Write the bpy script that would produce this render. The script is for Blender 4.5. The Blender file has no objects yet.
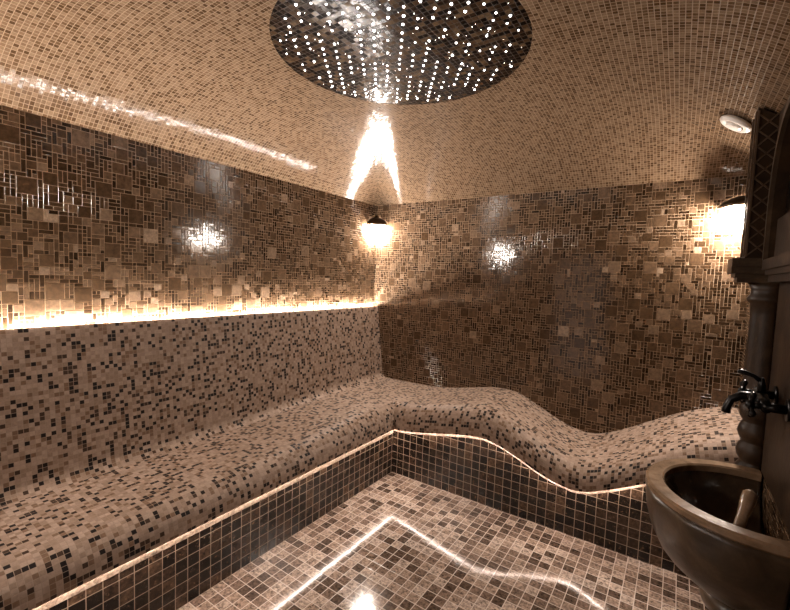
import bpy, bmesh, math, random
from mathutils import Vector, Matrix
random.seed(7)
SC = bpy.context.scene
COL = SC.collection

# ------------------------------------------------------------------ camera
F_PX, YAW, PITCH, ROLL = 415.714, -0.5977, -0.0677, 0.0362
fw = Vector((math.sin(YAW)*math.cos(PITCH), math.cos(YAW)*math.cos(PITCH), math.sin(PITCH)))
rt = Vector((math.cos(YAW), -math.sin(YAW), 0)); up = rt.cross(fw)
rr = rt*math.cos(ROLL) + up*math.sin(ROLL)
uu = up*math.cos(ROLL) - rt*math.sin(ROLL)
cam = bpy.data.cameras.new('camera'); co = bpy.data.objects.new('camera', cam); COL.objects.link(co)
cam.sensor_fit = 'HORIZONTAL'; cam.sensor_width = 36; cam.lens = 36*F_PX/790
cam.clip_start = 0.02
co.matrix_world = Matrix(((rr.x, uu.x, -fw.x, 2.2852), (rr.y, uu.y, -fw.y, -3.0182), (rr.z, uu.z, -fw.z, 1.4), (0, 0, 0, 1)))
SC.camera = co

# ------------------------------------------------------------------ world, lights, exposure
w = bpy.data.worlds.new('world'); SC.world = w; w.use_nodes = True
w.node_tree.nodes['Background'].inputs[0].default_value = (0.9, 0.75, 0.6, 1)
w.node_tree.nodes['Background'].inputs[1].default_value = 0.0
SC.view_settings.view_transform = 'Standard'
SC.view_settings.look = 'None'
SC.view_settings.gamma = 1
SC.view_settings.use_curve_mapping = False
SC.view_settings.exposure = -0.08
SC.cycles.use_denoising = True
SC.cycles.max_bounces = 8
SC.cycles.sample_clamp_indirect = 6.0
SC.cycles.caustics_reflective = False

LEDGE_E = 500.0      # concealed strip behind the backrest
NOSE_E = 78.0       # strip under the bench edge
BULB_E = 360.0
STAR_E = 8.0
DOOR_W = 3.0

def area(name, loc, rot, sx, sy, power, color):
    l = bpy.data.lights.new(name, 'AREA'); l.shape = 'RECTANGLE'; l.size = sx; l.size_y = sy
    l.energy = power; l.color = color
    o = bpy.data.objects.new(name, l); COL.objects.link(o); o.location = loc; o.rotation_euler = rot
    return o
# daylight coming in through the doorway behind the camera
area('doorway_daylight', (1.15, -3.30, 0.93), (math.radians(90), 0, 0), 0.8, 1.7, DOOR_W, (1.0, 0.88, 0.82))

# room
RX, RY, WZ = 2.6, -3.18, 2.03
LX = -0.01                                   # plane of the left wall
DCX, DCY, DR, DZ = 1.295, -1.59, 0.505, 2.30   # star panel in the ceiling

# ------------------------------------------------------------------ node helpers
class NT:
    def __init__(s, name):
        s.m = bpy.data.materials.new(name); s.m.use_nodes = True
        s.t = s.m.node_tree; s.n = s.t.nodes; s.b = s.n['Principled BSDF']
    def new(s, typ, **kw):
        n = s.n.new(typ)
        for k, v in kw.items(): setattr(n, k, v)
        return n
    def link(s, a, b): s.t.links.new(a, b)
    def setv(s, sock, v):
        if hasattr(v, 'links') or isinstance(v, bpy.types.NodeSocket): s.link(v, sock)
        else: sock.default_value = v
    def math(s, op, a, b=0.0, c=None):
        n = s.new('ShaderNodeMath', operation=op); s.setv(n.inputs[0], a); s.setv(n.inputs[1], b)
        if c is not None: s.setv(n.inputs[2], c)
        return n.outputs[0]
    def vmath(s, op, a, b=None, scale=None):
        n = s.new('ShaderNodeVectorMath', operation=op); s.setv(n.inputs[0], a)
        if b is not None: s.setv(n.inputs[1], b)
        if scale is not None: s.setv(n.inputs[3], scale)
        return n.outputs[0]
    def ramp(s, fac, stops, interp='LINEAR'):
        n = s.new('ShaderNodeValToRGB'); r = n.color_ramp; r.interpolation = interp
        while len(r.elements) < len(stops): r.elements.new(0.5)
        for e, (p, c) in zip(r.elements, stops): e.position = p; e.color = (c[0], c[1], c[2], 1)
        s.setv(n.inputs[0], fac); return n.outputs[0]
    def mix(s, fac, a, b, blend='MIX'):
        n = s.new('ShaderNodeMix', data_type='RGBA', blend_type=blend)
        s.setv(n.inputs[0], fac)
        for sock, v in ((n.inputs[6], a), (n.inputs[7], b)):
            s.setv(sock, v if not isinstance(v, tuple) else (v[0], v[1], v[2], 1))
        return n.outputs[2]

def srgb(r, g, b):
    f = lambda c: (c/255/12.92) if c/255 <= .04045 else ((c/255+.055)/1.055)**2.4
    return (f(r), f(g), f(b))

def noise(t, vec, scale, detail=3, rough=.6):
    n = t.new('ShaderNodeTexNoise'); n.inputs['Scale'].default_value = scale
    n.inputs['Detail'].default_value = detail; n.inputs['Roughness'].default_value = rough
    t.link(vec, n.inputs['Vector']); return n

def mosaic(name, pitch, stops, grout, gw=0.05, rough=.2, tilt=.03, bumpd=.0006, mottle=.35, mscale=140, vein=None, coat=0.0, spec=.5, use_pos=False, rot=0.0):
    t = NT(name)
    if use_pos:
        src = t.new('ShaderNodeNewGeometry').outputs['Position']
    else:
        src = t.new('ShaderNodeUVMap', uv_map='UVMap').outputs[0]
    uv = t.vmath('SCALE', src, scale=1/pitch)
    if use_pos: uv = t.vmath('MULTIPLY', uv, (1, 1, 0))
    cell = t.vmath('FLOOR', uv)
    fr = t.vmath('FRACTION', uv)
    wn = t.new('ShaderNodeTexWhiteNoise', noise_dimensions='3D'); t.link(cell, wn.inputs['Vector'])
    sep = t.new('ShaderNodeSeparateXYZ'); t.link(fr, sep.inputs[0])
    dx = t.math('ABSOLUTE', t.math('SUBTRACT', sep.outputs[0], .5))
    dy = t.math('ABSOLUTE', t.math('SUBTRACT', sep.outputs[1], .5))
    d = t.math('MAXIMUM', dx, dy)
    mr = t.new('ShaderNodeMapRange', interpolation_type='SMOOTHSTEP'); t.link(d, mr.inputs[0])
    mr.inputs[1].default_value = .5-gw-.02; mr.inputs[2].default_value = .5-gw+.02
    mask = mr.outputs[0]
    col = t.ramp(wn.outputs[0], stops, 'CONSTANT')
    off = t.vmath('ADD', src, t.vmath('SCALE', wn.outputs[1], scale=3.0))
    nz = noise(t, off, mscale, 4, .65)
    k = t.ramp(nz.outputs[0], [(.3, (1-mottle,)*3), (.7, (1+mottle,)*3)])
    col = t.mix(1.0, col, k, 'MULTIPLY')
    if vein:
        v = noise(t, off, vein[0], 5, .7)
        col = t.mix(t.ramp(v.outputs[0], [(vein[1], (0, 0, 0)), (vein[1]+.08, (1, 1, 1))]), col, vein[2])
    col = t.mix(mask, col, grout)
    t.link(col, t.b.inputs['Base Color'])
    rg = t.math('ADD', t.math('MULTIPLY', mask, .5), rough)
    t.link(t.math('ADD', rg, t.math('MULTIPLY', nz.outputs[0], .08)), t.b.inputs['Roughness'])
    geo = t.new('ShaderNodeNewGeometry')
    tv = t.vmath('SCALE', t.vmath('SUBTRACT', wn.outputs[1], (.5, .5, .5)), scale=tilt)
    nn = t.vmath('NORMALIZE', t.vmath('ADD', geo.outputs['Normal'], tv))
    bp = t.new('ShaderNodeBump'); bp.inputs['Strength'].default_value = .6; bp.inputs['Distance'].default_value = bumpd
    t.link(t.math('SUBTRACT', 1.0, mask), bp.inputs['Height']); t.link(nn, bp.inputs['Normal'])
    t.link(bp.outputs[0], t.b.inputs['Normal'])
    t.b.inputs['Specular IOR Level'].default_value = spec
    if coat:
        t.b.inputs['Coat Weight'].default_value = coat; t.b.inputs['Coat Roughness'].default_value = .06
    return t.m

def plain(name, col, rough=.5, metal=0.0, emis=None, es=0.0, spec=.5):
    t = NT(name); t.b.inputs['Base Color'].default_value = (*col, 1); t.b.inputs['Roughness'].default_value = rough
    t.b.inputs['Metallic'].default_value = metal; t.b.inputs['Specular IOR Level'].default_value = spec
    if emis:
        t.b.inputs['Emission Color'].default_value = (*emis, 1); t.b.inputs['Emission Strength'].default_value = es
    return t.m

def stone(name, stops, scale, rough, bump=.002, spec=.5):
    t = NT(name); g = t.new('ShaderNodeTexCoord')
    n1 = noise(t, g.outputs['Object'], scale, 6, .65); n1.inputs['Distortion'].default_value = .6
    t.link(t.ramp(n1.outputs[0], stops), t.b.inputs['Base Color'])
    n2 = noise(t, g.outputs['Object'], scale*5, 4, .6)
    bp = t.new('ShaderNodeBump'); bp.inputs['Distance'].default_value = bump; bp.inputs['Strength'].default_value = .5
    t.link(n2.outputs[0], bp.inputs['Height']); t.link(bp.outputs[0], t.b.inputs['Normal'])
    t.b.inputs['Roughness'].default_value = rough; t.b.inputs['Specular IOR Level'].default_value = spec
    return t.m

def wall_tile_mat():
    t = NT('marble_wall_tile')
    at = t.new('ShaderNodeAttribute', attribute_name='tile'); at.attribute_type = 'GEOMETRY'
    sep = t.new('ShaderNodeSeparateXYZ'); t.link(at.outputs['Vector'], sep.inputs[0])
    col = t.ramp(sep.outputs[0], [(0, (0.0168, 0.008704, 0.0039)), (.2, (0.036, 0.01984, 0.00975)), (.45, (0.0696, 0.03968, 0.0207)), (.75, (0.126, 0.0768, 0.045)), (1, (0.324, 0.2278, 0.153))])
    pos = t.new('ShaderNodeNewGeometry')
    off = t.vmath('ADD', pos.outputs['Position'], t.vmath('SCALE', at.outputs['Vector'], scale=4.0))
    nz = noise(t, off, 55, 5, .65)
    k = t.ramp(nz.outputs[0], [(.3, (.55,)*3), (.7, (1.45,)*3)])
    col = t.mix(1.0, col, k, 'MULTIPLY')
    t.link(col, t.b.inputs['Base Color'])
    t.b.inputs['Specular IOR Level'].default_value = .3
    t.link(t.math('ADD', .05, t.math('MULTIPLY', nz.outputs[0], .10)), t.b.inputs['Roughness'])
    tv = t.vmath('SCALE', t.vmath('SUBTRACT', at.outputs['Vector'], (.5, .5, .5)), scale=.022)
    cmb = t.new('ShaderNodeSeparateXYZ'); t.link(tv, cmb.inputs[0])
    tv2 = t.new('ShaderNodeCombineXYZ')
    t.link(cmb.outputs[1], tv2.inputs[0]); t.link(cmb.outputs[1], tv2.inputs[1]); t.link(cmb.outputs[2], tv2.inputs[2])
    nn = t.vmath('NORMALIZE', t.vmath('ADD', pos.outputs['Normal'], tv2.outputs[0]))
    bp = t.new('ShaderNodeBump'); bp.inputs['Distance'].default_value = .0008; bp.inputs['Strength'].default_value = .35
    t.link(nz.outputs[0], bp.inputs['Height']); t.link(nn, bp.inputs['Normal'])
    t.link(bp.outputs[0], t.b.inputs['Normal'])
    return t.m

M = {}
M['walltile'] = wall_tile_mat()
M['wallgrout'] = plain('wall_grout', (.38, .26, .165), .8)
M['bench'] = mosaic('bench_mosaic', .018, [(0, (0.008783, 0.004709, 0.003672)), (.125, (0.0483, 0.0259, 0.01542)), (.20, (0.1757, 0.1059, 0.0661)), (.31, (0.3074, 0.2158, 0.1616)), (.58, (0.3688, 0.2668, 0.2056)), (.82, (0.2722, 0.1884, 0.1359))],
                    (0.325, 0.2354, 0.1763), gw=.045, rough=.5, tilt=.06, spec=.2, mottle=.16, mscale=90)
M['ceiling'] = mosaic('ceiling_mosaic', .0165, [(0, (0.05569, 0.02948, 0.01376)), (.14, (0.0819, 0.04586, 0.02293)), (.40, (0.118, 0.073, 0.042)), (.75, (0.146, 0.094, 0.056))],
                      (0.222, 0.154, 0.101), gw=.065, rough=.055, tilt=.032, spec=.05, mottle=.2, mscale=120, use_pos=True)
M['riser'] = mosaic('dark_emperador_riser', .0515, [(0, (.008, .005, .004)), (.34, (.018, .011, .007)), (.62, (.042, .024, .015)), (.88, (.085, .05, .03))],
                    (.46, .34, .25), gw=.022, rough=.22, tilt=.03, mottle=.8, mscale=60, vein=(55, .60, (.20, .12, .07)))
M['floor'] = mosaic('emperador_floor', .0515, [(0, (0.0765, 0.04972, 0.03519)), (.22, (0.153, 0.1033, 0.0765)), (.5, (0.2525, 0.1798, 0.1377)), (.78, (0.3366, 0.2563, 0.2065))],
                    (0.476, 0.3825, 0.3145), gw=.034, rough=.05, tilt=.006, bumpd=.0003, mottle=.75, mscale=75, vein=(60, .57, (0.051, 0.0306, 0.0204)), coat=0, spec=.5)
M['startile'] = mosaic('star_panel_mosaic', .022, [(0, (0.006, 0.0036, 0.0024)), (.35, (0.0168, 0.009, 0.0048)), (.65, (0.042, 0.0228, 0.0108)), (.9, (0.078, 0.048, 0.0252))],
                       (0.03, 0.018, 0.0108), gw=.05, rough=.1, tilt=.05, spec=.08, mottle=.5, mscale=70, use_pos=True)
M['plaster'] = plain('plaster', (.3, .22, .15), .8)
M['ledge_led'] = plain('ledge_led', (1, .9, .8), .5, emis=(1, .93, .88), es=LEDGE_E)
M['nose_led'] = plain('bench_led', (1, .9, .8), .5, emis=(1, .84, .74), es=NOSE_E)
M['star'] = plain('star_light', (1, 1, 1), .3, emis=(1, .97, .93), es=STAR_E)
M['bulb'] = plain('bulb_glass', (1, 1, 1), .4, emis=(1, .89, .79), es=BULB_E)
M['bronze'] = plain('dark_bronze', (.055, .032, .018), .35, .8)
M['blackmetal'] = plain('black_faucet_metal', (.012, .011, .011), .32, .85)
M['white'] = plain('white_enamel', (.80, .74, .68), .35)
M['vent_gap'] = plain('vent_gap_grey', (.35, .31, .28), .6)
M['marble'] = stone('brown_marble', [(.25, (.022, .013, .007)), (.45, (.048, .029, .016)), (.6, (.085, .054, .031)), (.78, (.16, .108, .066))], 9, .36)
M['marble_rim'] = stone('tan_marble', [(.3, (.13, .08, .045)), (.55, (.24, .155, .095)), (.8, (.34, .23, .15))], 12, .2)
M['marble_dark'] = stone('dark_marble', [(.3, (.012, .006, .003)), (.55, (.034, .018, .0085)), (.8, (.075, .043, .022))], 9, .45, spec=.25)
M['trim'] = stone('pale_trim_marble', [(.35, (.10, .065, .045)), (.5, (.26, .19, .145)), (.65, (.42, .34, .27))], 60, .3)
M['basin_inside'] = stone('shaded_marble', [(.3, (.016, .009, .005)), (.55, (.045, .026, .014)), (.8, (.09, .055, .032))], 9, .2)  # darker copy of the marble: shade of the bowl's hollow put into the colour
M['carving'] = stone('carved_marble', [(.3, (.05, .03, .018)), (.55, (.10, .062, .037)), (.8, (.17, .112, .07))], 14, .35)
M['wood'] = plain('door_frame_wood', (.09, .05, .028), .4)

# ------------------------------------------------------------------ mesh helpers
def link(name, bm, mats, parent=None, smooth=False, recalc=False):
    if recalc: bmesh.ops.recalc_face_normals(bm, faces=bm.faces)
    me = bpy.data.meshes.new(name); bm.to_mesh(me); bm.free()
    for m in (mats if isinstance(mats, (list, tuple)) else [mats]): me.materials.append(m)
    if smooth:
        for p in me.polygons: p.use_smooth = True
    o = bpy.data.objects.new(name, me); COL.objects.link(o)
    if parent: o.parent = parent
    return o
def tag(o, label=None, cat=None, group=None, kind=None):
    if label: o['label'] = label
    if cat: o['category'] = cat
    if group: o['group'] = group
    if kind: o['kind'] = kind
    return o
def thing(name, label, cat, loc=(0, 0, 0), group=None, rz=0):
    o = bpy.data.objects.new(name, None); COL.objects.link(o); o.location = loc; o.rotation_euler = (0, 0, rz)
    o.empty_display_size = .05
    return tag(o, label, cat, group)
def boxm(bm, x0, x1, y0, y1, z0, z1, mi=0):
    v = [bm.verts.new((x, y, z)) for x in (x0, x1) for y in (y0, y1) for z in (z0, z1)]
    for f in ((0, 1, 3, 2), (4, 6, 7, 5), (0, 4, 5, 1), (2, 3, 7, 6), (0, 2, 6, 4), (1, 5, 7, 3)):
        q = bm.faces.new([v[i] for i in f]); q.material_index = mi
    return v
def bevel(bm, w, seg=2):
    bmesh.ops.bevel(bm, geom=list(bm.edges), offset=w, segments=seg, affect='EDGES', profile=.6)
def lathe(bm, prof, seg=48, c=(0, 0), a0=0.0, a1=2*math.pi, flute=None):
    full = abs(a1-a0-2*math.pi) < 1e-6
    n = seg if full else seg+1
    rings = []
    for r, z in prof:
        if r < 1e-6: rings.append([bm.verts.new((c[0], c[1], z))]*n); continue
        ring = []
        for i in range(n):
            a = a0+(a1-a0)*i/seg
            q = r*(1+(flute(a, z) if flute else 0))
            ring.append(bm.verts.new((c[0]+q*math.cos(a), c[1]+q*math.sin(a), z)))
        rings.append(ring)
    for A, B in zip(rings, rings[1:]):
        for i in range(n if full else n-1):
            j = (i+1) % n
            vs = []
            for v in (A[i], A[j], B[j], B[i]):
                if v not in vs: vs.append(v)
            if len(vs) > 2: bm.faces.new(vs)
    return rings
def tube(bm, pts, r, seg=10, rad=None):
    pts = [Vector(p) for p in pts]; prev = None; rings = []
    for i, p in enumerate(pts):
        d = (pts[min(i+1, len(pts)-1)]-pts[max(i-1, 0)]).normalized()
        if prev is None: n = d.orthogonal().normalized()
        else: n = (prev-d*prev.dot(d)).normalized()
        prev = n; b = d.cross(n); q = rad[i] if rad else r
        rings.append([bm.verts.new(p+(n*math.cos(2*math.pi*k/seg)+b*math.sin(2*math.pi*k/seg))*q) for k in range(seg)])
    for A, B in zip(rings, rings[1:]):
        for k in range(seg): bm.faces.new((A[k], A[(k+1) % seg], B[(k+1) % seg], B[k]))
    bm.faces.new(rings[0][::-1]); bm.faces.new(rings[-1])
def interp(tbl, x):
    if x <= tbl[0][0]: return tbl[0][1]
    if x >= tbl[-1][0]: return tbl[-1][1]
    for i in range(len(tbl)-1):
        x0, y0 = tbl[i]; x1, y1 = tbl[i+1]
        if x0 <= x <= x1:
            xm, ym = tbl[max(i-1, 0)]; xp, yp = tbl[min(i+2, len(tbl)-1)]
            m0 = (y1-ym)/(x1-xm) if x1 > xm else 0; m1 = (yp-y0)/(xp-x0) if xp > x0 else 0
            h = x1-x0; t = (x-x0)/h
            return (2*t**3-3*t*t+1)*y0+(t**3-2*t*t+t)*h*m0+(-2*t**3+3*t*t)*y1+(t**3-t*t)*h*m1

# ------------------------------------------------------------------ tiled walls
U = .0178
SHAPES = [((4, 4), .11), ((3, 3), .16), ((2, 2), .5), ((1, 4), .10), ((4, 1), .10), ((3, 1), .30), ((1, 3), .28), ((2, 1), .5), ((1, 2), .5)]
def pack(nu, nv, rnd):
    occ = [[False]*nv for _ in range(nu)]; out = []
    def put(a, b, i, j):
        if i+a > nu or j+b > nv: return False
        for x in range(i, i+a):
            for y in range(j, j+b):
                if occ[x][y]: return False
        for x in range(i, i+a):
            for y in range(j, j+b): occ[x][y] = True
        out.append((i, j, a, b)); return True
    for _ in range(int(nu*nv/75)): put(4, 4, rnd.randrange(nu), rnd.randrange(nv))
    for _ in range(int(nu*nv/55)): put(3, 3, rnd.randrange(nu), rnd.randrange(nv))
    for _ in range(int(nu*nv/28)): put(2, 2, rnd.randrange(nu), rnd.randrange(nv))
    for j in range(nv):
        for i in range(nu):
            if occ[i][j]: continue
            for _ in range(2):
                (a, b) = rnd.choice([(1, 1), (1, 1), (2, 1), (1, 2), (1, 1), (3, 1), (1, 3), (2, 1), (1, 2), (2, 2)])
                if put(a, b, i, j): break
            else: put(1, 1, i, j)
    return out
def tiled_wall(name, P, ulen, vlen, seed, slab, holes=None):
    """P(u, v, h) -> point, h = height off the grout plane into the room; slab = outer box"""
    rnd = random.Random(seed); verts = []; faces = []; mats = []; att = []
    nu, nv = math.ceil(ulen/U), math.ceil(vlen/U); g = .0013; H = .0011; bv = .0009
    for i, j, a, b in pack(nu, nv, rnd):
        u0, v0, u1, v1 = i*U+g, j*U+g, min((i+a)*U-g, ulen), min((j+b)*U-g, vlen)
        if u1-u0 < .003 or v1-v0 < .003: continue
        if holes and holes(u0, v0, u1, v1): continue
        s = max(a, b); ar = a*b
        base = rnd.random()
        tone = (.34+.5*base if ar >= 9 else .22+.62*base if ar == 4 else .02+.75*base**1.3)
        if rnd.random() < .05: tone = min(.92, tone+.22)
        t = (tone, rnd.random(), rnd.random())
        n = len(verts)
        for (u, v, h) in ((u0, v0, 0), (u1, v0, 0), (u1, v1, 0), (u0, v1, 0), (u0+bv, v0+bv, H), (u1-bv, v0+bv, H), (u1-bv, v1-bv, H), (u0+bv, v1-bv, H)):
            verts.append(P(u, v, h))
        for f in ((4, 5, 6, 7), (0, 1, 5, 4), (1, 2, 6, 5), (2, 3, 7, 6), (3, 0, 4, 7)):
            faces.append(tuple(n+k for k in f)); mats.append(0); att.append(t)
    for (x0, x1, y0, y1, z0, z1) in slab:
        n = len(verts)
        verts += [(x, y, z) for x in (x0, x1) for y in (y0, y1) for z in (z0, z1)]
        for f in ((0, 1, 3, 2), (4, 6, 7, 5), (0, 4, 5, 1), (2, 3, 7, 6), (0, 2, 6, 4), (1, 5, 7, 3)):
            faces.append(tuple(n+k for k in f)); mats.append(1); att.append((.5, .5, .5))
    me = bpy.data.meshes.new(name); me.from_pydata([tuple(v) for v in verts], [], faces)
    me.materials.append(M['walltile']); me.materials.append(M['wallgrout'])
    me.polygons.foreach_set('material_index', mats)
    a = me.attributes.new('tile', 'FLOAT_VECTOR', 'FACE')
    a.data.foreach_set('vector', [c for t in att for c in t])
    me.update()
    o = bpy.data.objects.new(name, me); COL.objects.link(o)
    return tag(o, kind='structure')

TH = .10
tiled_wall('wall_left', lambda u, v, h: (LX+h, RY+u, v), -RY, WZ, 1, [(LX-TH, LX, RY-TH, TH, -.05, 2.45)])
tiled_wall('wall_back', lambda u, v, h: (LX+u, -h, v), RX-LX, WZ, 2, [(LX, RX, 0, TH, -.05, 2.45)])
tiled_wall('wall_right', lambda u, v, h: (RX-h, -u, v), -RY, WZ, 3, [(RX, RX+TH, RY-TH, TH, -.05, 2.45)])
D0, D1, DH = .75, 1.55, 1.86   # doorway in the front wall
tiled_wall('wall_front', lambda u, v, h: (RX-u, RY+h, v), RX-LX, WZ, 4,
           [(LX, D0, RY-TH, RY, -.05, 2.45), (D1, RX, RY-TH, RY, -.05, 2.45), (D0, D1, RY-TH, RY, DH, 2.45)],
           holes=lambda u0, v0, u1, v1: RX-u0 > D0-.02 and RX-u1 < D1+.02 and v0 < DH+.02)
bm = bmesh.new()
for b in ((D0, D0+.05, 0, DH), (D1-.05, D1, 0, DH), (D0+.05, D1-.05, DH-.05, DH)):
    boxm(bm, b[0], b[1], RY-TH, RY+.012, b[2], b[3])
tag(link('door_1', bm, M['wood']), kind='structure')

# ------------------------------------------------------------------ floor
bm = bmesh.new(); uvl = bm.loops.layers.uv.new('UVMap')
boxm(bm, LX-TH, RX+TH, RY-TH-.4, TH, -.08, 0)
for f in bm.faces:
    for l in f.loops: l[uvl].uv = (l.vert.co.x+.0015, l.vert.co.y-.004)
tag(link('floor', bm, M['floor']), kind='structure')

# ------------------------------------------------------------------ vaulted ceiling blending from the rectangle to the circle
def ceil_profile(t):
    return WZ+(DZ-WZ)*(1-math.exp(-2.9*t))/(1-math.exp(-2.9))
def ceiling():
    bm = bmesh.new()
    pts = []
    cs = [(LX, RY), (RX, RY), (RX, 0), (LX, 0)]
    N = 56
    for k in range(4):
        a, b = cs[k], cs[(k+1) % 4]
        for i in range(N): pts.append((a[0]+(b[0]-a[0])*i/N, a[1]+(b[1]-a[1])*i/N))
    T = [i/36 for i in range(37)]
    rings = []
    for t in T:
        ring = []
        for (x, y) in pts:
            an = math.atan2((y-DCY)/-RY, (x-DCX)/RX)
            cx, cy = DCX+DR*math.cos(an), DCY+DR*math.sin(an)
            s = t
            ring.append(bm.verts.new((x+(cx-x)*s, y+(cy-y)*s, ceil_profile(t))))
        rings.append(ring)
    n = len(pts)
    for A, B in zip(rings, rings[1:]):
        for i in range(n): bm.faces.new((A[i], B[i], B[(i+1) % n], A[(i+1) % n]))
    bm.normal_update()
    o = link('ceiling', bm, M['ceiling'], smooth=True)
    md = o.modifiers.new('thickness', 'SOLIDIFY'); md.thickness = .02; md.offset = -1; md.use_rim = False
    return tag(o, kind='structure')
ceiling()

# star panel
st = thing('star_ceiling_panel', 'dark brown mosaic disc full of tiny white star lights in the middle of the ceiling', 'ceiling light', (DCX, DCY, DZ))
bm = bmesh.new()
lathe(bm, [(0, .0010), (DR*.5, .0010), (DR+.004, .0010), (DR+.004, .04), (0, .04)], 96)
link('panel', bm, M['startile'], st, recalc=True)
def dome(bm, x, y, z, r, seg=8):
    prof = [(r, 0), (r*.87, -r*.5), (r*.5, -r*.87), (0, -r)]
    rs = []
    for q, h in prof:
        rs.append([bm.verts.new((x, y, z+h))] if q == 0 else [bm.verts.new((x+q*math.cos(2*math.pi*k/seg), y+q*math.sin(2*math.pi*k/seg), z+h)) for k in range(seg)])
    for A, B in zip(rs[:-2], rs[1:-1]):
        for k in range(seg): bm.faces.new((A[k], A[(k+1) % seg], B[(k+1) % seg], B[k]))
    for k in range(seg): bm.faces.new((rs[-2][k], rs[-2][(k+1) % seg], rs[-1][0]))
rnd = random.Random(11); stars = []
ga = math.radians(36); ax = Vector((-math.sin(ga), math.cos(ga))); px_ = Vector((math.cos(ga), math.sin(ga)))
for i in range(-10, 11):
    for j in range(-11, 12):
        q = px_*(i*.052+rnd.uniform(-.002, .002))+ax*(j*.047+(i % 2)*.012+rnd.uniform(-.006, .006))
        if q.length > DR-.03 or rnd.random() < .22+.016*abs(i): continue
        stars.append((q.x, q.y, rnd.uniform(.0036, .0052)))
cw = Vector((2.285-DCX, -3.018-DCY))
stars.sort(key=lambda s: (Vector(s[:2])-cw).length)
for s in stars[:100]:
    bm = bmesh.new(); dome(bm, 0, 0, 0, s[2]); o = link('star_light', bm, M['star'], st, smooth=True); o.location = (s[0], s[1], .0010)
bm = bmesh.new()
for s in stars[100:]: dome(bm, s[0], s[1], .0010, s[2])
for _ in range(120):  # tiny glowing specks painted in as glints of the glossy tiles
    a = rnd.uniform(0, 2*math.pi); q = (DR-.03)*math.sqrt(rnd.random()); dome(bm, q*math.cos(a), q*math.sin(a), .0010, rnd.uniform(.0009, .0018), 5)
tag(link('star_light', bm, M['star'], st), kind='stuff')  # remaining star lights together with the painted glints

# ------------------------------------------------------------------ bench
BX, BY = .669, -.606       # planes of the two front panels
OV = .025                  # overhang of the rounded edge
ZS_L = [(-3.2, .452), (-2.2, .452), (-1.5, .462), (-.9, .488), (-.4, .495), (0, .495)]   # seat height along the left bench
ZS_B = [(0, .495), (.42, .495), (.75, .505), (1.0, .545), (1.2, .585), (1.32, .592), (1.42, .578), (1.56, .515), (1.72, .440), (1.86, .402), (1.98, .418), (2.12, .485), (2.25, .565), (2.42, .66), (2.6, .73)]
ZR_B = [(.6, .325), (.75, .328), (.97, .365), (1.2, .410), (1.32, .425), (1.42, .415), (1.55, .372), (1.70, .308), (1.81, .278), (1.89, .270), (1.97, .290), (2.10, .352), (2.21, .410), (2.4, .49), (2.6, .55)]
zrL = lambda y: .325
def nose_profile(zs, zr, depth, drop):
    """list of (d, z): d measured inward from the front panel, negative = overhang"""
    h = zs-zr
    p = [(-OV+.004, zr+.012), (-OV+.0035, zr), (-OV, zr+.006), (-OV+.002, zr+.30*h), (-OV+.012, zr+.58*h), (.018, zr+.80*h), (.042, zr+.93*h), (.075, zr+.99*h), (.11, zs)]
    for i in range(1, 15):
        t = i/14; p.append((.11+(depth-.0015-.11)*t, zs-drop*t))
    return p
def grid(bm, uvl, rows, uvs):
    V = [[bm.verts.new(p) for p in r] for r in rows]
    for i in range(len(V)-1):
        for j in range(len(V[0])-1):
            vs = (V[i][j], V[i+1][j], V[i+1][j+1], V[i][j+1])
            f = bm.faces.new(vs); f.smooth = True
            for l, (a, b) in zip(f.loops, ((i, j), (i+1, j), (i+1, j+1), (i, j+1))): l[uvl].uv = uvs[a][b]
    return V
def arcs(p):
    s = [0]
    for a, b in zip(p, p[1:]): s.append(s[-1]+math.dist(a, b))
    return s
bench = thing('tiled_bench', 'long L-shaped beige and black mosaic bench with a wavy lounger along the back wall', 'bench', (0, 0, 0))
bm = bmesh.new(); uvl = bm.loops.layers.uv.new('UVMap')
K = 23
# left run: mitre y for every profile point
rows, uvs = [], []
NY = 150
FR = .05   # how the mitre is rounded in plan
for i in range(NY+1):
    r, q = [], []
    for k in range(K):
        zs0 = interp(ZS_L, BY)
        d_ref = nose_profile(.495, .325, BX-LX, 0)[k][0]
        d_b = nose_profile(.495, .325, -BY, 0)[k][0]
        y_end = BY+d_b
        y = RY+.0015+(y_end-RY-.0015)*i/NY
        zs = interp(ZS_L, y) if y < BY else .495
        pr = nose_profile(zs, zrL(y), BX-LX, -.0)
        r.append((BX-pr[k][0], y, pr[k][1])); q.append((arcs(pr)[k]+.007, y+.004))
    rows.append(r); uvs.append(q)
grid(bm, uvl, [list(reversed(r)) for r in rows], [list(reversed(q)) for q in uvs])
rows, uvs = [], []
NXB = 190
for i in range(NXB+1):
    r, q = [], []
    for k in range(K):
        d_l = nose_profile(.495, .325, BX-LX, 0)[k][0]
        x_st = BX-d_l
        x = x_st+(RX-.0015-x_st)*i/NXB
        zs = interp(ZS_B, x); zr = interp(ZR_B, x) if x > .6 else .325
        pr = nose_profile(zs, zr, -BY, 0.0)
        z = pr[k][1]
        # the wave reads a little earlier at the wall than at the edge
        if k > 8:
            t = (k-8)/14
            z = interp(ZS_B, min(RX, x+.05*t*min(1, max(0, (x-.3)/.3)))) - .0*t
        r.append((x, BY+pr[k][0], z)); q.append((x, arcs(pr)[k]+.007))
    rows.append(r); uvs.append(q)
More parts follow.
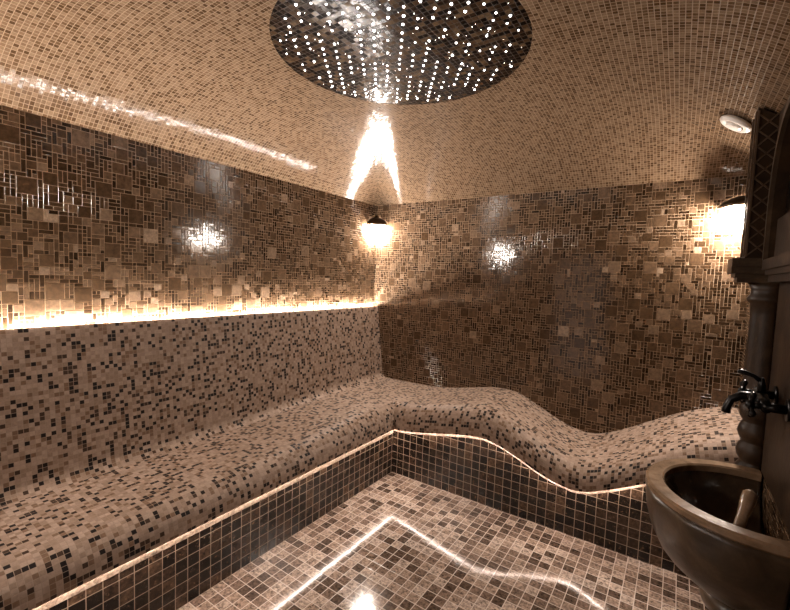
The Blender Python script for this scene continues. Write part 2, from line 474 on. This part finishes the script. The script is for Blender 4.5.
# arc length along the wave for UVs
for k in range(K):
    s = 0
    for i in range(NXB+1):
        if i: s += math.dist(rows[i][k], rows[i-1][k])
        uvs[i][k] = (rows[0][k][0]+s, uvs[i][k][1])
grid(bm, uvl, [list(reversed(r)) for r in rows], [list(reversed(q)) for q in uvs])
bmesh.ops.recalc_face_normals(bm, faces=bm.faces)
up_ = sum(f.normal.z for f in bm.faces)
if up_ < 0: bmesh.ops.reverse_faces(bm, faces=bm.faces)
link('seat', bm, M['bench'], bench)

# backrest of the left run with a cove into the seat
bm = bmesh.new(); uvl = bm.loops.layers.uv.new('UVMap')
XT, ZT = .040, 1.130
rows, uvs = [], []
for i in range(121):
    y = RY+.0015+(-RY-.003)*i/120
    zs = interp(ZS_L, y)
    pr = []
    x0 = .118; R = .06
    for k in range(9):
        a = math.radians(90*k/8*.93)
        pr.append((x0+R-R*math.sin(a), zs-.001+R-R*math.cos(a)))
    bx, bz = pr[-1]
    for k in range(1, 25): pr.append((bx+(XT+.006-bx)*k/24, bz+(ZT-.008-bz)*k/24))
    pr += [(XT+.003, ZT-.001), (XT-.004, ZT), (XT-.008, ZT-.004), (XT-.010, ZT-.05)]
    s = arcs(pr)
    rows.append([(a, y, b) for a, b in pr]); uvs.append([(y+.003, c+.002) for c in s])
grid(bm, uvl, [list(reversed(r)) for r in rows], [list(reversed(q)) for q in uvs])
bmesh.ops.recalc_face_normals(bm, faces=bm.faces)
if sum(f.normal.x for f in bm.faces) < 0: bmesh.ops.reverse_faces(bm, faces=bm.faces)
link('backrest', bm, M['bench'], bench)

# front panels
def strip_panel(name, pts, top, uvf, nrm):
    bm = bmesh.new(); uvl = bm.loops.layers.uv.new('UVMap')
    prev = None
    for (x, y) in pts:
        a, b = bm.verts.new((x, y, 0)), bm.verts.new((x, y, top(x, y)))
        if prev:
            f = bm.faces.new((prev[0], a, b, prev[1]))
            for l in f.loops: l[uvl].uv = uvf(l.vert.co)
        prev = (a, b)
    bmesh.ops.recalc_face_normals(bm, faces=bm.faces)
    s = sum((f.normal.dot(nrm) for f in bm.faces))
    if s < 0: bmesh.ops.reverse_faces(bm, faces=bm.faces)
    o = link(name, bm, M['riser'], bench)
    md = o.modifiers.new('thickness', 'SOLIDIFY'); md.thickness = .012; md.offset = -1
    return o
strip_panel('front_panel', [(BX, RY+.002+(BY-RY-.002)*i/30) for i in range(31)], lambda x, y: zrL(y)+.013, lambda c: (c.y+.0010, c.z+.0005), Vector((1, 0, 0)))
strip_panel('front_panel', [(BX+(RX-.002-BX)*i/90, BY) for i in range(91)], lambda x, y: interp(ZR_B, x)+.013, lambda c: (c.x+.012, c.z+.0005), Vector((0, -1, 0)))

def trim(name, pts, z, h, nrm):
    bm = bmesh.new(); prev = None; n = Vector(nrm)*.0016
    for (x, y) in pts:
        zt = z(x, y)
        q = [bm.verts.new((x, y, zt-h)), bm.verts.new((x+n.x, y+n.y, zt-h)), bm.verts.new((x+n.x, y+n.y, zt+.012)), bm.verts.new((x, y, zt+.012))]
        if prev:
            for k in range(4): bm.faces.new((prev[k], q[k], q[(k+1) % 4], prev[(k+1) % 4]))
        else: bm.faces.new(q)
        prev = q
    bm.faces.new(prev[::-1])
    o = link(name, bm, M['trim'], bench, recalc=True); o['label'] = 'pale marble edge strip'
trim('edge_trim', [(BX, RY+.002+(BY-RY-.004)*i/20) for i in range(21)], lambda x, y: zrL(y), .038, (1, 0, 0))
trim('edge_trim', [(BX+.003+(RX-BX-.006)*i/90, BY) for i in range(91)], lambda x, y: interp(ZR_B, x), .021, (0, -1, 0))

# light strips (parts of the bench)
def ribbon(name, path, mat, wd, ht, side):
    """box-section strip following path; side = unit vector towards the room"""
    bm = bmesh.new(); prev = None
    for p in path:
        p = Vector(p); s = Vector(side)
        q = [bm.verts.new(p), bm.verts.new(p+s*wd), bm.verts.new(p+s*wd-Vector((0, 0, ht))), bm.verts.new(p-Vector((0, 0, ht)))]
        if prev:
            for k in range(4): bm.faces.new((prev[k], q[k], q[(k+1) % 4], prev[(k+1) % 4]))
        else: bm.faces.new(q)
        prev = q
    bm.faces.new(prev)
    o = link(name, bm, mat, bench, recalc=True)
    o['label'] = 'glowing warm white light strip'
    return o
ribbon('light_strip', [(BX+.004, RY+.02+(BY-.01-RY-.02)*i/20, .3360) for i in range(21)], M['nose_led'], .011, .003, (1, 0, 0))
ribbon('light_strip', [(BX+.012+(RX-.02-BX-.012)*i/90, BY-.004, interp(ZR_B, BX+.012+(RX-.02-BX-.012)*i/90)+.0110) for i in range(91)], M['nose_led'], .011, .003, (0, -1, 0))
ribbon('light_strip', [(LX+.012, RY+.02+(-RY-.03)*i/20, ZT-.010) for i in range(21)], M['ledge_led'], .015, .004, (1, 0, 0))
bm = bmesh.new(); boxm(bm, LX+.002, XT-.009, RY+.005, -.005, ZT-.05, ZT-.020)
link('light_trough', bm, M['plaster'], bench)

# ------------------------------------------------------------------ corner lamps
def corner_lamp(x, y, rz, label, k=1.0):
    t = thing('corner_lamp', label, 'wall lamp', (x, y, 1.80), 'corner lamps', rz)
    t.scale = (k, k, 1)
    # local frame: corner at origin, room towards +x,+y
    bm = bmesh.new()
    prof = [(.122, .050), (.126, .056), (.124, .064), (.112, .082), (.088, .100), (.06, .112), (.03, .120), (.020, .128), (.018, .142), (.001, .146),
            (.001, .112), (.05, .104), (.085, .090), (.108, .072), (.119, .054), (.122, .050)]
    lathe(bm, prof, 16, (.003, .003), 0.0, math.pi/2)
    link('hood', bm, M['bronze'], t, smooth=True, recalc=True)
    bm = bmesh.new()
    lathe(bm, [(.0, .048), (.108, .048), (.113, .040), (.108, .0), (.098, -.040), (.078, -.070), (.044, -.088), (0, -.094)], 16, (.006, .006), 0.0, math.pi/2)
    link('glass_shade', bm, M['bulb'], t, smooth=True, recalc=True)
    return t
corner_lamp(LX+.002, -.002, -math.pi/2, 'hooded glowing lamp in the far corner above the end of the light ledge')
corner_lamp(RX-.002, -.002, math.pi, 'hooded glowing lamp in the back right corner beside the carved stone pilaster', 1.28)
corner_lamp(LX+.002, RY+.002, 0, 'hooded glowing lamp in the front left corner, seen only as a reflection')

# ------------------------------------------------------------------ white ceiling vent
v = thing('ceiling_vent', 'small round white vent on the tiled ceiling above the back right corner', 'vent', (2.440, -.62, 2.128))
v.rotation_euler = (0, math.radians(33), 0)
bm = bmesh.new(); lathe(bm, [(.030, .012), (.030, -.002), (.046, -.010), (.058, -.009), (.066, -.003), (.067, .004), (.060, .012)], 40)
link('rim', bm, M['white'], v, smooth=True, recalc=True)
bm = bmesh.new(); lathe(bm, [(0, -.016), (.026, -.015), (.034, -.011), (.034, -.008), (0, -.006)], 32)
link('centre_disc', bm, M['white'], v, smooth=True, recalc=True)

def cutback(bm, x):
    bmesh.ops.bisect_plane(bm, geom=list(bm.verts)+list(bm.edges)+list(bm.faces), plane_co=(x, 0, 0), plane_no=(1, 0, 0), clear_outer=True)
    e = [q for q in bm.edges if len(q.link_faces) == 1 and all(abs(v.co.x-x) < 1e-5 for v in q.verts)]
    if e: bmesh.ops.edgeloop_fill(bm, edges=e)

# ------------------------------------------------------------------ marble surround of the basin
sx0 = RX
sur = thing('marble_surround', 'dark brown marble wall surround with carved pilasters and an arch above the stone basin', 'wall surround', (RX, -1.22, 0))
def P(name, bm, mat, smooth=False, parent=sur):
    o = link(name, bm, mat, None, smooth=smooth, recalc=True)
    bpy.context.view_layer.update() if False else None
    o.parent = parent; o.matrix_parent_inverse = Matrix.Translation(-Vector((RX, -1.22, 0)))
    return o
bm = bmesh.new(); boxm(bm, RX-.007, RX-.0015, -1.62, -.92, .705, 2.03); P('back_panel', bm, M['marble_dark'])
def col_profile(z0, z1):
    r = .066; p = [(0, z0), (r+.016, z0), (r+.016, z0+.04), (r+.008, z0+.05)]
    z = z0+.05
    while z < .93:
        p += [(r-.014, z), (r-.003, z+.018), (r+.001, z+.04), (r-.004, z+.062), (r-.014, z+.078)]; z += .082
    p += [(r+.006, z+.005), (r-.002, z+.03), (r-.003, z+.12), (r-.006, 1.30), (r-.003, 1.345), (r+.008, 1.355), (r+.010, 1.368), (r, 1.380), (r-.002, 1.40), (r+.010, 1.428), (0, 1.428)]
    return p
cl = thing('stone_column', 'dark brown round stone column with ringed base carrying a carved pilaster, left of the basin arch', 'column', (RX, -1.22, 0))
for yc in (-.822,):
    bm = bmesh.new(); lathe(bm, col_profile(0, 1.43), 32, (2.588, yc)); cutback(bm, RX-.002); P('shaft', bm, M['marble_dark'], True, parent=cl)
    bm = bmesh.new()
    for (e, z0, z1) in ((.066, 1.428, 1.446), (.074, 1.446, 1.462), (.088, 1.462, 1.49), (.098, 1.49, 1.508), (.090, 1.508, 1.522)):
        boxm(bm, max(2.537-e, 2.45), RX-.002, yc-e, yc+e, z0, z1)
    P('capital', bm, M['marble'], parent=cl)
    bm = bmesh.new(); pv = boxm(bm, 2.490, RX-.002, yc-.05, yc+.05, 1.522, 2.032)
    for q in pv:
        if q.co.z > 2 and q.co.x < 2.5: q.co.z = 2.105
    P('pilaster', bm, M['marble_dark'], parent=cl)
    # carved lattice on the two visible faces
    bm = bmesh.new(); y0 = yc-.05
    boxm(bm, 2.490, 2.496, y0-.007, y0, 1.53, 2.09); boxm(bm, 2.556, 2.562, y0-.007, y0, 1.53, 2.09)
    z = 1.535
    def bar(a, b, wd=.005, th=.004):
        a, b = Vector(a), Vector(b); d = (b-a).normalized(); n = Vector((0, -1, 0)) if abs(a.y-b.y) < 1e-6 else Vector((-1, 0, 0))
        s = d.cross(n).normalized()*wd/2
        q = [bm.verts.new(p) for p in (a-s, a+s, b+s, b-s, a-s+n*th, a+s+n*th, b+s+n*th, b-s+n*th)]
        for f in ((0, 3, 2, 1), (4, 5, 6, 7), (0, 1, 5, 4), (1, 2, 6, 5), (2, 3, 7, 6), (3, 0, 4, 7)): bm.faces.new([q[i] for i in f])
    while z < 2.03:
        for (a, b) in (((2.496, z), (2.556, z+.060)), ((2.556, z), (2.496, z+.060))): bar((a[0], y0, a[1]), (b[0], y0, b[1]))
        z += .060
    z = 1.535
    boxm(bm, 2.484, 2.490, yc-.05, yc-.043, 1.53, 2.09); boxm(bm, 2.484, 2.490, yc+.043, yc+.05, 1.53, 2.09)
    while z < 2.0:
        bar((2.490, yc-.043, z), (2.490, yc+.043, z+.08)); bar((2.490, yc+.043, z), (2.490, yc-.043, z+.08)); z += .08
    P('carved_lattice', bm, M['carving'], parent=cl)
# shelf between the capitals
bm = bmesh.new()
for (x0, z0, z1) in ((2.555, 1.43, 1.455), (2.545, 1.455, 1.475), (2.535, 1.475, 1.512)): boxm(bm, x0, RX-.002, -1.50, -.95, z0, z1)
P('shelf', bm, M['marble_dark'])
# arch plate with pointed opening
def arch_pts(n=16):
    hw, zsp, zap, yc = .27, 1.72, 2.0, -1.225; out = []
    for i in range(n+1):
        t = i/n; out.append((yc+hw*(1-t**1.9), zsp+(zap-zsp)*math.sin(t*math.pi/2)**1.1))
    return out
right_half = arch_pts()
full = [(-1.225+.27, 1.512)]+right_half+[(2*-1.225-y, z) for y, z in reversed(right_half[:-1])]+[(-1.225-.27, 1.512)]
bm = bmesh.new()
def plate(bm, x0, x1, inner, outer):
    n = len(inner)
    for x, flip in ((x0, 1), (x1, 0)):
        pass
    A = [[bm.verts.new((x, y, z)) for (y, z) in L] for x in (x0, x1) for L in (inner, outer)]
    i0, o0, i1, o1 = A
    for k in range(n-1):
        for q in ((i0[k], i0[k+1], o0[k+1], o0[k]), (i1[k], o1[k], o1[k+1], i1[k+1]), (i0[k], i1[k], i1[k+1], i0[k+1]), (o0[k], o0[k+1], o1[k+1], o1[k])): bm.faces.new(q)
outer = []
for (y, z) in full: outer.append((-1.225+.315 if y > -1.225+.001 else (-1.225-.315 if y < -1.226 else -1.225), z if z < 1.73 else 2.055))
outer = [(min(-.922, max(-1.54, y)), z) for y, z in outer]
n_ = len(full)
outer = []
for k, (y, z) in enumerate(full):
    if z < 1.9 and y > -1.225: outer.append((-.922, min(2.055, z*1.0)))
    elif z < 1.9: outer.append((-1.54, z))
    else: outer.append((min(-.922, max(-1.54, -1.225+(y+1.225)*3.2)), 2.055))
plate(bm, 2.548, RX-.018, full, outer)
P('arch_frame', bm, M['marble_dark'])
bm = bmesh.new()
def sc(L, s, dz): return [(-1.225+(y+1.225)*s, 1.512+(z-1.512)*s+dz) for y, z in L]
plate(bm, 2.535, 2.549, sc(full, 1.0, 0), sc(full, 1.06, 0)); P('arch_moulding', bm, M['marble'])
bm = bmesh.new(); boxm(bm, 2.563, RX-.018, -1.47, -.97, 1.513, 1.66); bevel(bm, .004); P('niche_block', bm, M['marble_dark'])

# ------------------------------------------------------------------ basin
BCX, BCY = 2.54, -1.20
bas = thing('stone_basin', 'round brown marble wash basin with a thick tan rim on a turned pedestal', 'basin', (BCX, BCY, 0))
cutx = RX-.0085-BCX
bm = bmesh.new()
fl = lambda a, z: .006*math.cos(14*a) if .38 < z < .66 and not (a*0) else 0
prof = [(0, .358), (.10, .358), (.125, .370), (.175, .395), (.225, .435), (.262, .48), (.286, .53), (.300, .58), (.306, .62), (.309, .655), (.303, .672),
        (.254, .672), (.250, .655), (.235, .61), (.20, .56), (.15, .52), (.08, .502), (0, .50)]
lathe(bm, prof, 84, flute=fl)
for f in bm.faces:
    c = f.calc_center_median()
    if math.hypot(c.x, c.y) < .2535 and c.z > .50 and math.hypot(c.x, c.y) < .15+.104*((c.z-.5)/.17)**.55+.02: f.material_index = 1
bmesh.ops.recalc_face_normals(bm, faces=bm.faces)
cutback(bm, cutx)
o = link('bowl', bm, [M['marble'], M['basin_inside']], bas, smooth=True)
bm = bmesh.new()
lathe(bm, [(.254, .670), (.254, .694), (.260, .700), (.304, .700), (.312, .694), (.313, .680), (.304, .671), (.254, .670)], 84)
cutback(bm, cutx)
o = link('rim', bm, M['marble_rim'], bas, recalc=True); o['label'] = 'lighter tan polished rim'
bm = bmesh.new()
lathe(bm, [(.0, .358), (.098, .358), (.118, .340), (.124, .318), (.116, .296), (.090, .280), (.080, .24), (.078, .14), (.088, .08), (.118, .05), (.135, .045), (.135, 0), (0, 0)], 48)
cutback(bm, cutx)
link('pedestal', bm, M['marble'], bas, smooth=True)
# rounded post standing in the bowl
bm = bmesh.new()
tube(bm, [(0, 0, 0), (.012, .035, .045), (.032, .088, .105), (.048, .128, .150), (.053, .142, .166), (.056, .149, .175)], .02, 14, [.019, .016, .016, .022, .021, .010])
o = link('stone_stopper', bm, M['marble_rim'], smooth=True, recalc=True); o.location = (2.476, -1.352, .548)
tag(o, 'small rounded brown post leaning inside the stone basin near its front rim', 'stopper')

# ------------------------------------------------------------------ faucet
fa = thing('wall_faucet', 'ornate black metal wall faucet with two cross handles above the stone basin', 'faucet', (RX-.008, -1.17, 1.03)); fa.scale = (1.05, 1.4, 1.35)
bm = bmesh.new()
for dy in (-.075, .075):
    tube(bm, [(0, dy, 0), (-.006, dy, 0)], .026, 18); tube(bm, [(-.005, dy, 0), (-.055, dy, 0)], .011, 12)
tube(bm, [(-.052, -.085, 0), (-.052, -.05, 0), (-.052, 0, 0), (-.052, .05, 0), (-.052, .085, 0)], .016, 14, [.013, .018, .022, .018, .013])
tube(bm, [(-.052, 0, .018), (-.052, 0, .045), (-.052, 0, .055)], .01, 10, [.014, .009, .005])
link('body', bm, M['blackmetal'], fa, smooth=True, recalc=True)
bm = bmesh.new()
tube(bm, [(-.05, 0, -.005), (-.075, 0, .004), (-.10, 0, .004), (-.125, 0, -.010), (-.135, 0, -.034), (-.136, 0, -.045)], .011, 12, [.014, .012, .011, .011, .012, .014])
link('spout', bm, M['blackmetal'], fa, smooth=True, recalc=True)
for dy in (-.075, .075):
    bm = bmesh.new()
    tube(bm, [(-.055, dy, 0), (-.085, dy, 0)], .008, 10)
    for k in range(4):
        a = k*math.pi/2+.5; d = Vector((0, math.cos(a), math.sin(a)))
        c = Vector((-.085, dy, 0)); tube(bm, [c, c+d*.02, c+d*.032, c+d*.038], .006, 8, [.006, .005, .009, .004])
    tube(bm, [(-.083, dy, 0), (-.092, dy, 0), (-.100, dy, 0)], .01, 10, [.011, .012, .005])
    link('handle', bm, M['blackmetal'], fa, smooth=True, recalc=True)
bm = bmesh.new(); tube(bm, [(-.052, 0, .045), (-.075, .002, .058), (-.105, .004, .064), (-.115, .004, .064)], .006, 8, [.007, .005, .007, .004])
link('lever', bm, M['blackmetal'], fa, smooth=True, recalc=True)
